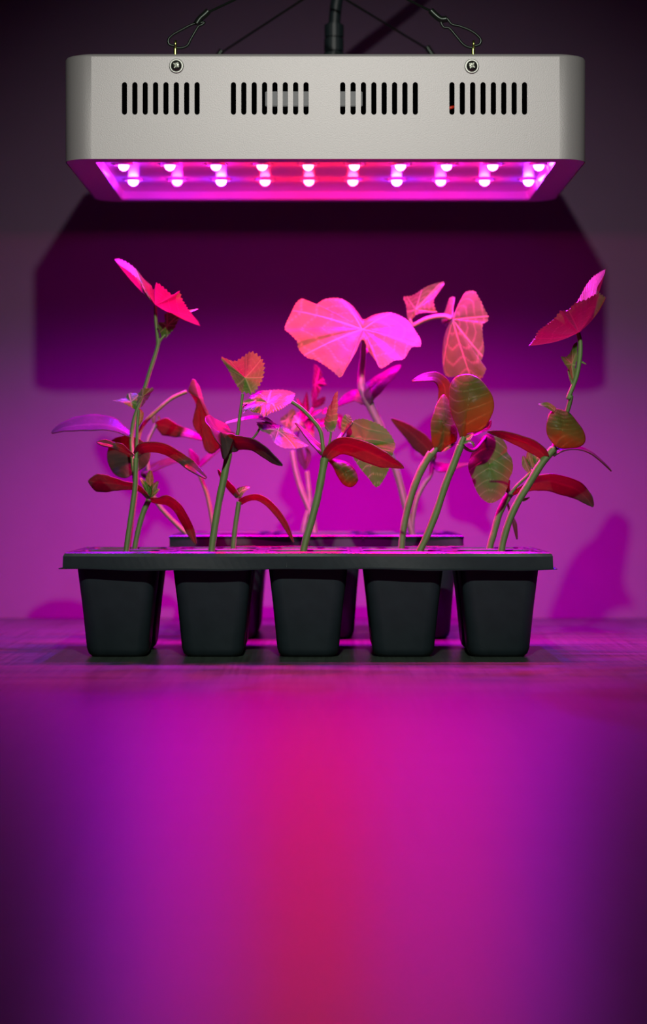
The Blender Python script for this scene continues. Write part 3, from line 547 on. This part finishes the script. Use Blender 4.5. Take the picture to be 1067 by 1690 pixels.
 petioles=[{"p":[[27.31,1577,194.98],[34.51,1590,202.91],[48.03,1596,210.49],[58.55,1602,215.02],[61.92,1576,214.5],[69.4,1570,218.12],[76.92,1566,220.05],[83.6,1563,220.0],[87.33,1561,218.32]],"r0":1.74,"r1":1.74},{"p":[[62.78,1576,213.21],[60.63,1576,216.66],[59.17,1576,219.07]],"r0":1.126,"r1":0.779}],
 loops=[{"c":[35.87,1582,173.48],"p":[[27.77,1586,160.86],[26.44,1586,166.49],[27.83,1589,173.78],[36.59,1591,180.03],[47.91,1592,186.45],[53.74,1591,188.45],[51.83,1586,183.37],[45.57,1582,175.52],[39.9,1580,169.31],[34.52,1581,163.23],[31.32,1584,159.05]],"serr":0.0,"bul":2,"kind":"cotyledon","vein":"pin","red":1},
  {"c":[26.34,1544,210.04],"p":[[26.37,1534,202.23],[21.31,1526,193.06],[15.34,1520,182.9],[11.09,1516,176.44],[6.49,1516,179.76],[-0.36,1518,184.76],[-5.26,1520,187.61],[-10.17,1520,189.08],[-16.59,1524,195.89],[-17.58,1525,200.68],[-23.04,1528,206.29],[-25.87,1532,209.23],[-21.73,1540,220.7],[-17.83,1546,228.64],[-14.35,1548,230.99],[-6.37,1550,226.96],[1.64,1554,230.98],[11.68,1556,231.65],[18.71,1556,227.93],[23.7,1554,221.75],[27.18,1552,217.1],[33.73,1554,219.95],[44.82,1556,222.21],[51.78,1554,220.25],[57.65,1550,215.95],[62.41,1544,208.05],[65.26,1536,201.57],[64.7,1532,197.66],[59.38,1530,197.24],[53.24,1524,188.81],[46.73,1520,187.12],[37.8,1516,182.01],[34.47,1520,187.81],[30.21,1528,194.16]],"serr":0.307,"bul":2,"kind":"leaf","vein":"palm","red":0},
  {"c":[88.04,1563,218.12],"p":[[90.6,1566,222.96],[94.7,1563,232.38],[96.28,1561,236.05],[102.41,1557,236.82],[105.97,1553,231.14],[108.79,1551,224.2],[111.5,1551,219.12],[110.91,1551,215.56],[108.37,1551,214.04],[107.95,1551,204.72],[108.54,1551,196.25],[106.68,1551,186.09],[109.95,1547,183.77],[108.09,1547,179.12],[105.69,1549,176.51],[96.89,1557,179.77],[90.43,1563,178.86],[83.24,1569,180.35],[81.99,1573,199.26],[82.95,1575,207.98],[84.67,1575,213.14],[81.34,1577,216.73],[84.03,1579,225.49],[87.04,1579,234.11],[90.09,1575,233.96],[89.35,1571,224.02]],"serr":0.346,"bul":0,"kind":"leaf","vein":"palm","red":0},
  {"c":[63.76,1579,226.35],"p":[[58.91,1576,217.69],[56.54,1570,228.23],[54.76,1568,233.39],[61.84,1574,235.42],[70.71,1580,241.53],[83.5,1582,245.07],[79.23,1578,237.48],[75.6,1574,231.99],[76.31,1571,226.6],[77.55,1570,223.78],[70.26,1570,223.09],[64.34,1572,222.21]],"serr":0.606,"bul":0,"kind":"leaf","vein":"palm","red":0}],
 strips=[{"p":[[29.1,1586.0,163.41],[22.7,1589.33,166.92],[17.1,1592.67,165.2],[9.72,1596.0,160.38]],"w":[4.094,4.094,3.48,0.819],"d":[1.024,4.094,4.094,0.512],"kind":"cotyledon","cup":0.12}]),
dict(label='left of two tall stems in the fourth front cell, mottled upright seed leaf', soil=56,
 stems=[{"p":[[49.74,1462.0,52],[49.74,1462.0,63.48],[51.33,1462.0,78.65],[54.53,1462.0,93.02],[58.92,1462.0,106.59],[63.71,1462.0,116.97],[68.9,1462.0,125.35]],"r0":1.996,"r1":2.555},{"p":[[68.1,1462.0,123.36],[70.89,1462.0,126.55],[72.89,1462.0,129.34]],"r0":2.395,"r1":1.597}],
 petioles=[],
 loops=[{"c":[76.12,1455,143.13],"p":[[71.69,1462.0,126.95],[68.71,1458.0,134.45],[68.27,1457,142.39],[69.9,1458,150.38],[73.29,1462,158.49],[76.64,1465,162.76],[79.95,1467,159.47],[81.61,1468,152.29],[83.61,1468,145.08],[85.56,1467,137.84],[84.8,1465.0,132.99],[78.88,1462.0,130.14],[74.78,1460.0,126.12]],"serr":0.0,"bul":0,"kind":"cotyledon","vein":"pin","red":0}],
 strips=[{"p":[[72.89,1470.0,127.47],[75.6,1476.0,142.88],[78.13,1478.0,156.65],[78.02,1476.0,167.86],[72.89,1470.0,173.63],[64.91,1462.0,173.49],[56.29,1456.0,170.99]],"w":[1.597,4.79,4.95,4.471,3.513,2.714,0.399],"d":[0.798,2.395,2.395,2.395,3.193,3.193,0.0],"kind":"cotyledon","cup":0.12},
  {"p":[[72.49,1462.0,126.55],[77.28,1462.0,128.15],[84.47,1462.0,131.34]],"w":[0.798,1.756,0.399],"d":[1.118,1.118,1.118],"kind":"leaf","cup":0.12}]),
dict(label='right of two tall stems in the fourth front cell, round veined seed leaf facing front', soil=56,
 stems=[{"p":[[58.67,1408,52],[58.67,1408,62.32],[62.89,1408.0,71.93],[69.04,1408.0,87.31],[75.2,1408.0,105.76],[79.81,1408.0,117.3],[84.27,1408.0,129.21]],"r0":2.153,"r1":2.384},{"p":[[83.65,1408.0,127.29],[85.19,1408.0,131.91],[86.34,1408.0,134.6]],"r0":2.307,"r1":1.538}],
 petioles=[{"p":[[85.55,1414.0,129.7],[89.67,1418.0,126.68],[94.2,1428.0,126.83],[98.92,1440.0,130.94],[102.94,1450.0,135.48]],"r0":1.153,"r1":0.923}],
 loops=[{"c":[88.59,1401,153.96],"p":[[85.19,1408.0,132.67],[82.23,1410,140.41],[79.26,1412,147.4],[77.78,1413,156.69],[78.16,1413,165.95],[81.58,1412,171.31],[88.39,1410,173.14],[95.19,1408,170.73],[100.35,1405,164.84],[103.73,1404,158.66],[104.27,1404,151.76],[101.89,1405,144.89],[97.36,1406,138.78],[92.81,1407,137.42],[88.27,1408,136.52]],"serr":0.0,"bul":0,"kind":"cotyledon","vein":"pin","red":0},
  {"c":[104.86,1446.0,118.42],"p":[[102.62,1450,136.83],[108.47,1452,137.27],[113.3,1453.0,134.35],[116.48,1453.0,129.19],[116.64,1453.0,125.62],[119.33,1452.0,121.65],[119.96,1450.0,114.5],[117.26,1448.0,108.16],[116.0,1447.0,102.62],[112.76,1446.0,97.1],[105.51,1444.0,93.4],[100.84,1445.0,95.53],[96.97,1446.0,100.26],[93.48,1447.0,109.74],[91.41,1448.0,116.06],[93.12,1450.0,123.21],[96.84,1450.0,129.94]],"serr":0.0,"bul":2,"kind":"leaf","vein":"pin","red":0}],
 strips=[{"p":[[85.96,1408.0,132.67],[89.04,1408.0,134.21],[92.11,1408.0,136.52]],"w":[0.769,1.999,0.461],"d":[1.538,1.538,1.538],"kind":"leaf","cup":0.12},
  {"p":[[92.37,1412.0,135.84],[98.05,1416.0,139.02],[102.06,1418.0,141.39],[103.76,1418.0,144.87]],"w":[0.769,1.845,1.692,0.308],"d":[1.076,1.076,1.076,1.076],"kind":"leaf","cup":0.12},
  {"p":[[85.84,1406.0,130.33],[88.85,1405.0,131.46],[91.47,1404.0,130.3],[92.23,1404.0,128.15]],"w":[0.769,0.923,0.923,0.308],"d":[1.076,1.076,1.076,1.076],"kind":"leaf","cup":0.12}]),
dict(label='rear seedling with a dark purple seed leaf, behind the twin stems of the fourth cell', soil=62,
 stems=[{"p":[[61.32,1586.0,58],[61.32,1586.0,68.19],[61.75,1586.0,80.74],[64.78,1586.0,95.47],[69.98,1586.0,105.86],[74.14,1586.0,111.92],[75.35,1586.0,119.72],[76.91,1586.0,125.35]],"r0":1.732,"r1":1.559}],
 petioles=[],
 loops=[],
 strips=[{"p":[[75.87,1586.0,122.32],[72.42,1582.5,129.19],[66.22,1579.0,135.17],[57.47,1575.5,142.85],[46.36,1572.0,150.49]],"w":[2.165,5.37,6.236,4.157,0.346],"d":[-0.866,-3.464,-4.33,-3.464,0.0],"kind":"cotyledon","cup":0.12},
  {"p":[[75.61,1586.0,119.72],[80.37,1586.0,117.12],[88.17,1586.0,117.12],[95.96,1586.0,118.68],[103.32,1586.0,119.72]],"w":[1.386,3.464,2.425,1.213,0.346],"d":[0.866,2.598,2.598,1.732,0.433],"kind":"cotyledon","cup":0.12}]),
dict(label='shorter left seedling in the fifth front cell, its dark seed leaf pointing right', soil=56,
 stems=[{"p":[[106.08,1462.0,52],[106.08,1462.0,63.99],[108.8,1462.0,74.42],[112.43,1462.0,87.12],[116.52,1462.0,95.28],[119.51,1462.0,99.64]],"r0":2.086,"r1":2.359}],
 petioles=[{"p":[[119.51,1462.0,99.37],[123.32,1462.0,104.17],[130.58,1462.0,111.16],[136.93,1462.0,117.51]],"r0":1.179,"r1":0.907}],
 loops=[],
 strips=[{"p":[[119.56,1466.0,98.89],[126.23,1464.25,102.08],[131.53,1462.5,104.17],[136.81,1460.75,106.35],[144.79,1459.0,106.89],[152.76,1457.25,104.81],[160.25,1455.5,102.1],[166.82,1453.75,96.69],[170.95,1452.0,91.02]],"w":[1.27,1.814,3.084,4.899,5.443,5.806,5.443,3.629,0.363],"d":[-0.907,-1.814,-3.629,-6.35,-7.257,-7.257,-6.35,-3.629,0.0],"kind":"cotyledon","cup":0.12},
  {"p":[[131.94,1462.0,112.52],[129.49,1462.0,117.51],[127.67,1462.0,123.41]],"w":[0.726,2.54,0.544],"d":[-1.27,-1.27,-1.27],"kind":"leaf","cup":0.12},
  {"p":[[134.21,1462.0,114.79],[131.94,1462.0,121.59],[130.76,1462.0,127.22]],"w":[0.726,3.084,0.544],"d":[1.633,1.633,1.633],"kind":"leaf","cup":0.12},
  {"p":[[136.93,1462.0,117.51],[136.02,1462.0,121.59],[138.74,1462.0,124.31]],"w":[0.726,2.54,0.726],"d":[1.451,1.451,1.451],"kind":"leaf","cup":0.12},
  {"p":[[119.24,1462.0,99.37],[117.15,1462.0,102.54],[118.78,1462.0,107.98]],"w":[0.544,1.814,0.272],"d":[1.27,1.27,1.27],"kind":"cotyledon","cup":0.12},
  {"p":[[117.37,1467.0,94.34],[120.28,1467.0,85.69],[122.29,1466.0,79.79],[123.75,1465.0,69.99]],"w":[0.454,0.726,1.451,0.272],"d":[0.907,0.907,0.907,0.907],"kind":"cotyledon","cup":0.12},
  {"p":[[123.57,1465.0,97.08],[127.4,1462.0,95.28],[131.4,1459.0,96.93]],"w":[1.27,1.089,0.272],"d":[1.089,1.089,1.089],"kind":"leaf","cup":0.12}]),
dict(label='tall right seedling in the fifth front cell with a folded red top leaf', soil=56,
 stems=[{"p":[[109.15,1408,52],[109.15,1408,62.44],[110.46,1408.0,70.31],[114.4,1408.0,83.41],[119.64,1408.0,94.77],[126.63,1408.0,106.13],[133.62,1408.0,117.48],[141.31,1408.0,127.09]],"r0":2.009,"r1":2.534},{"p":[[140.81,1410.0,125.81],[144.92,1416,135.13],[148.43,1416,144.79],[150.57,1413,150.84],[151.96,1408,159.42],[150.62,1408,158.27],[153.13,1408,164.98],[155.23,1408,170.85],[156.91,1408,178.39],[157.83,1408,185.94],[157.83,1408,192.65],[156.49,1408,198.52]],"r0":1.573,"r1":1.398}],
 petioles=[{"p":[[153.55,1408,165.39],[151.62,1408,170.85],[150.45,1408,175.88]],"r0":0.839,"r1":0.587}],
 loops=[{"c":[146.1,1402,138.31],"p":[[142.53,1408.0,129.28],[138.23,1406.0,134.04],[136.82,1405,140.12],[137.79,1406,146.26],[140.61,1408,150.68],[145.28,1411,151.66],[151.52,1412,149.06],[157.65,1412,142.05],[161.22,1411,135.02],[160.67,1410.0,131.06],[157.32,1409.0,128.42],[151.09,1408.0,127.53],[145.85,1408.0,127.53]],"serr":0.0,"bul":0,"kind":"cotyledon","vein":"pin","red":0},
  {"c":[153.51,1413,179.5],"p":[[152.71,1408,166.65],[150.3,1405,175.73],[145.59,1404,183.37],[149.57,1406,183.9],[155.62,1410,192.94],[156.68,1412,186.17],[155.42,1412,177.76],[154.47,1411,170.99]],"serr":0.335,"bul":0,"kind":"leaf","vein":"palm","red":0},
  {"c":[156.66,1408,198.69],"p":[[126.97,1408,190.47],[128.73,1389,195.6],[130.01,1385,197.82],[134.28,1378,201.04],[138.6,1372,205.12],[141.66,1370,209.38],[145.52,1368,209.39],[149.38,1366,212.82],[153.45,1366,214.61],[156.7,1366,215.26],[159.96,1366,217.29],[164.91,1370,219.25],[168.58,1370,217.05],[165.41,1381,221.81],[169.36,1400,229.67],[174.91,1420,238.05],[170.46,1441,236.93],[166.86,1447,232.14],[162.88,1450,224.63],[158.57,1450,218.58],[150.48,1447,213.61],[141.84,1438,206.08],[133.58,1423,199.09]],"serr":0.922,"bul":0,"kind":"leaf","vein":"palm","red":0}],
 strips=[{"p":[[137.55,1408.0,120.54],[133.67,1404.0,124.85],[126.78,1400.0,129.14],[117.75,1396.0,132.8],[108.35,1392.0,135.83],[99.42,1388.0,137.11]],"w":[1.573,3.145,3.669,2.97,2.097,0.349],"d":[-0.874,-4.368,-5.242,-4.368,-3.495,0.0],"kind":"cotyledon","cup":0.12},
  {"p":[[140.61,1408.0,123.6],[145.15,1409.67,126.25],[151.45,1411.33,127.32],[158.64,1413.0,127.0],[164.97,1414.67,124.56],[172.2,1416.33,119.14],[178.38,1418.0,113.35]],"w":[1.747,1.747,1.048,1.223,1.048,0.786,0.175],"d":[1.747,4.368,5.242,6.116,5.242,3.495,0.0],"kind":"cotyledon","cup":0.12},
  {"p":[[142.15,1406.0,150.62],[137.5,1403.0,153.57],[131.64,1400.0,154.07]],"w":[1.747,1.922,0.349],"d":[1.747,1.747,1.747],"kind":"leaf","cup":0.12},
  {"p":[[157.33,1408.0,180.91],[159.42,1408.0,180.24],[161.69,1408.0,179.06]],"w":[0.503,0.671,0.168],"d":[0.671,0.671,0.671],"kind":"leaf","cup":0.12}]),
]
def mm(p): return Vector(p)*MM
def set_vein(o, vals):
    a = o.data.attributes.new('vein', 'FLOAT', 'POINT'); a.data.foreach_set('value', vals)
def loop_leaf(q, parent):
    c = mm(q['c']); raw = [mm(p) for p in q['p']]
    peri = sum((raw[i]-raw[i-1]).length for i in range(len(raw)))
    B = catmull(raw, max(4, min(30, round(max(70, peri/0.0006)/len(raw)))), True); M = len(B)
    R = max(9, min(36, round(peri/6.28/0.0007)))
    nrm = Vector((0, 0, 0))
    for i in range(M): nrm += (B[i]-c).cross(B[(i+1) % M]-c)
    nrm.normalize()
    if nrm.y > 0: nrm = -nrm
    hc = (c-sum(B, Vector())/M).dot(nrm)
    serr = q['serr']*2.5; bul = q['bul']*MM; pin = q['vein'] == 'pin'
    arc = [0.0]
    for i in range(M): arc.append(arc[-1]+(B[(i+1) % M]-B[i]).length)
    ntooth = max(8, round(arc[-1]/0.0028)); rav = sum((b-c).length for b in B)/M
    V = [c.copy()]; vals = [1.0]; Fc = []
    base = B[0]; axis = B[max(range(M), key=lambda k: (B[k]-base).length)]-base; AL = axis.length; axis.normalize()
    NV = 7; rnd = random.Random(int(abs(c.x*1e6)) % 9973); ph = rnd.random()*6
    for r in range(1, R+1):
        rho = r/R
        for i in range(M):
            d = B[i]-c; p = c + d*rho
            p += nrm*((bul*4+hc*(1.0 if pin else 0.55))*rho*(1-rho))
            u = arc[i]/arc[-1]
            if serr:
                tri = abs(((u*ntooth) % 1)*2-1); p += d.normalized()*(serr*MM*(tri-.5)*rho**9)
            p += nrm*(0.00035*rho*rho*math.sin(u*2*math.pi*7+ph)*min(1, rav/0.012))      # puckered blade
            if pin:
                e = p-base; s = e.dot(axis); t_ = (e-axis*s).length
                v0 = max(0, 1-t_/(0.0009*(1.1-s/AL*.6)))
                ss = ((s/AL - t_/AL*0.75)*6.5) % 1
                v1 = max(0, 1-min(ss, 1-ss)*AL/6.5/0.0006)*0.75*(1 if t_ < AL*.34 else .4)
                vv = max(v0, v1)
            else:
                x = u*NV-0.5; dk = abs(x-round(x))/NV*arc[-1]*rho
                v0 = max(0, 1-dk/(0.0010*(1.15-rho*.7)))
                ss = (rho*4.6-dk/rav*1.5) % 1
                v1 = max(0, 1-min(ss, 1-ss)*rav/4.6/0.0006)*0.32
                vv = max(v0, v1)
            p -= nrm*(0.00030*vv)
            V.append(p); vals.append(min(1, vv))
    for i in range(M):
        k = (i+1) % M
        Fc.append((0, 1+i, 1+k))
        for r in range(R-1):
            a = 1+r*M; Fc.append((a+i, a+M+i, a+M+k, a+k))
    o = part(q['kind'], V, Fc, (M_STRIP if q['red'] else M_COTY) if q['kind'] == 'cotyledon' else M_LEAF, parent, True)
    set_vein(o, vals)
    if q['kind'] == 'cotyledon':
        s = o.modifiers.new('thickness', 'SOLIDIFY'); s.thickness = 0.0006; s.offset = 0
def lerp_list(a, t):
    x = t*(len(a)-1); i = min(int(x), len(a)-2); f = x-i
    f = f*f*(3-2*f)*0.5+f*0.5
    return a[i]*(1-f)+a[i+1]*f
def strip_leaf(q, parent):
    raw = [mm(p) for p in q['p']]; path = catmull(raw, max(6, min(24, round(sum((raw[i+1]-raw[i]).length for i in range(len(raw)-1))/0.0008/len(raw))))); N = len(path)
    tot = path[-1]-path[0]; sgn = -1 if tot.x < 0 else 1
    K = 12; V = []; vals = []; Fc = []; AL = sum((path[i+1]-path[i]).length for i in range(N-1)); s = 0.0
    prev = None
    for i, p in enumerate(path):
        if i: s += (path[i]-path[i-1]).length
        t = path[min(i+1, N-1)]-path[max(i-1, 0)]
        pr = Vector((-t.z, 0, t.x)); pr = pr.normalized() if pr.length > 1e-7 else Vector((1, 0, 0))
        pr *= sgn
        if prev and pr.dot(prev) < 0: pr = -pr
        prev = pr
        u = i/(N-1); hw, hd = lerp_list(q['w'], u)*MM, lerp_list(q['d'], u)*MM
        side = pr*hw + Vector((0, 1, 0))*hd
        nn = t.cross(side)
        nn = nn.normalized() if nn.length > 1e-12 else Vector((0, -1, 0))
        if nn.y > 0: nn = -nn
        W = side.length
        for k in range(K+1):
            x = -1+2*k/K
            t_ = abs(x)*W
            v0 = max(0, 1-t_/0.0005)
            ss = ((s - t_*0.9)/AL*6) % 1
            v1 = max(0, 1-min(ss, 1-ss)*AL/6/0.0004)*0.7*(1 if abs(x) < .9 else .3)
            vv = max(v0, v1)
            V.append(p + side*x + nn*(q['cup']*W*(x*x-.4)) - nn*(0.0002*vv)); vals.append(vv)
    for i in range(N-1):
        for k in range(K):
            a = i*(K+1)+k; Fc.append((a, a+1, a+K+2, a+K+1))
    o = part(q['kind'], V, Fc, M_STRIP if q['kind'] == 'cotyledon' else M_LEAF, parent, True)
    set_vein(o, vals)
    if q['kind'] == 'cotyledon':
        sm = o.modifiers.new('thickness', 'SOLIDIFY'); sm.thickness = 0.0006; sm.offset = 0
for pl_ in PLANTS:
    b = pl_['stems'][0]['p'][0]
    t = thing('cucumber_seedling', pl_['label'], 'seedling', (b[0]*MM, b[1]*MM, pl_['soil']*MM), 'cucumber seedlings in the trays')
    for kind, nm in (('stems', 'stem'), ('petioles', 'petiole')):
        for q in pl_[kind]:
            path = catmull([mm(p) for p in q['p']], 8)
            r0, r1 = q['r0']*MM, q['r1']*MM
            v, f = tube_geo(path, lambda u, r0=r0, r1=r1: (r0+(r1-r0)*u)*(1+0.03*math.sin(u*41)), 12)
            o = part(nm, v, f, M_STEM, t, True)
            set_vein(o, [1.0 if (i % 12) % 3 == 0 else 0.0 for i in range(len(v))])
    for q in pl_['loops']: loop_leaf(q, t)
    for q in pl_['strips']: strip_leaf(q, t)
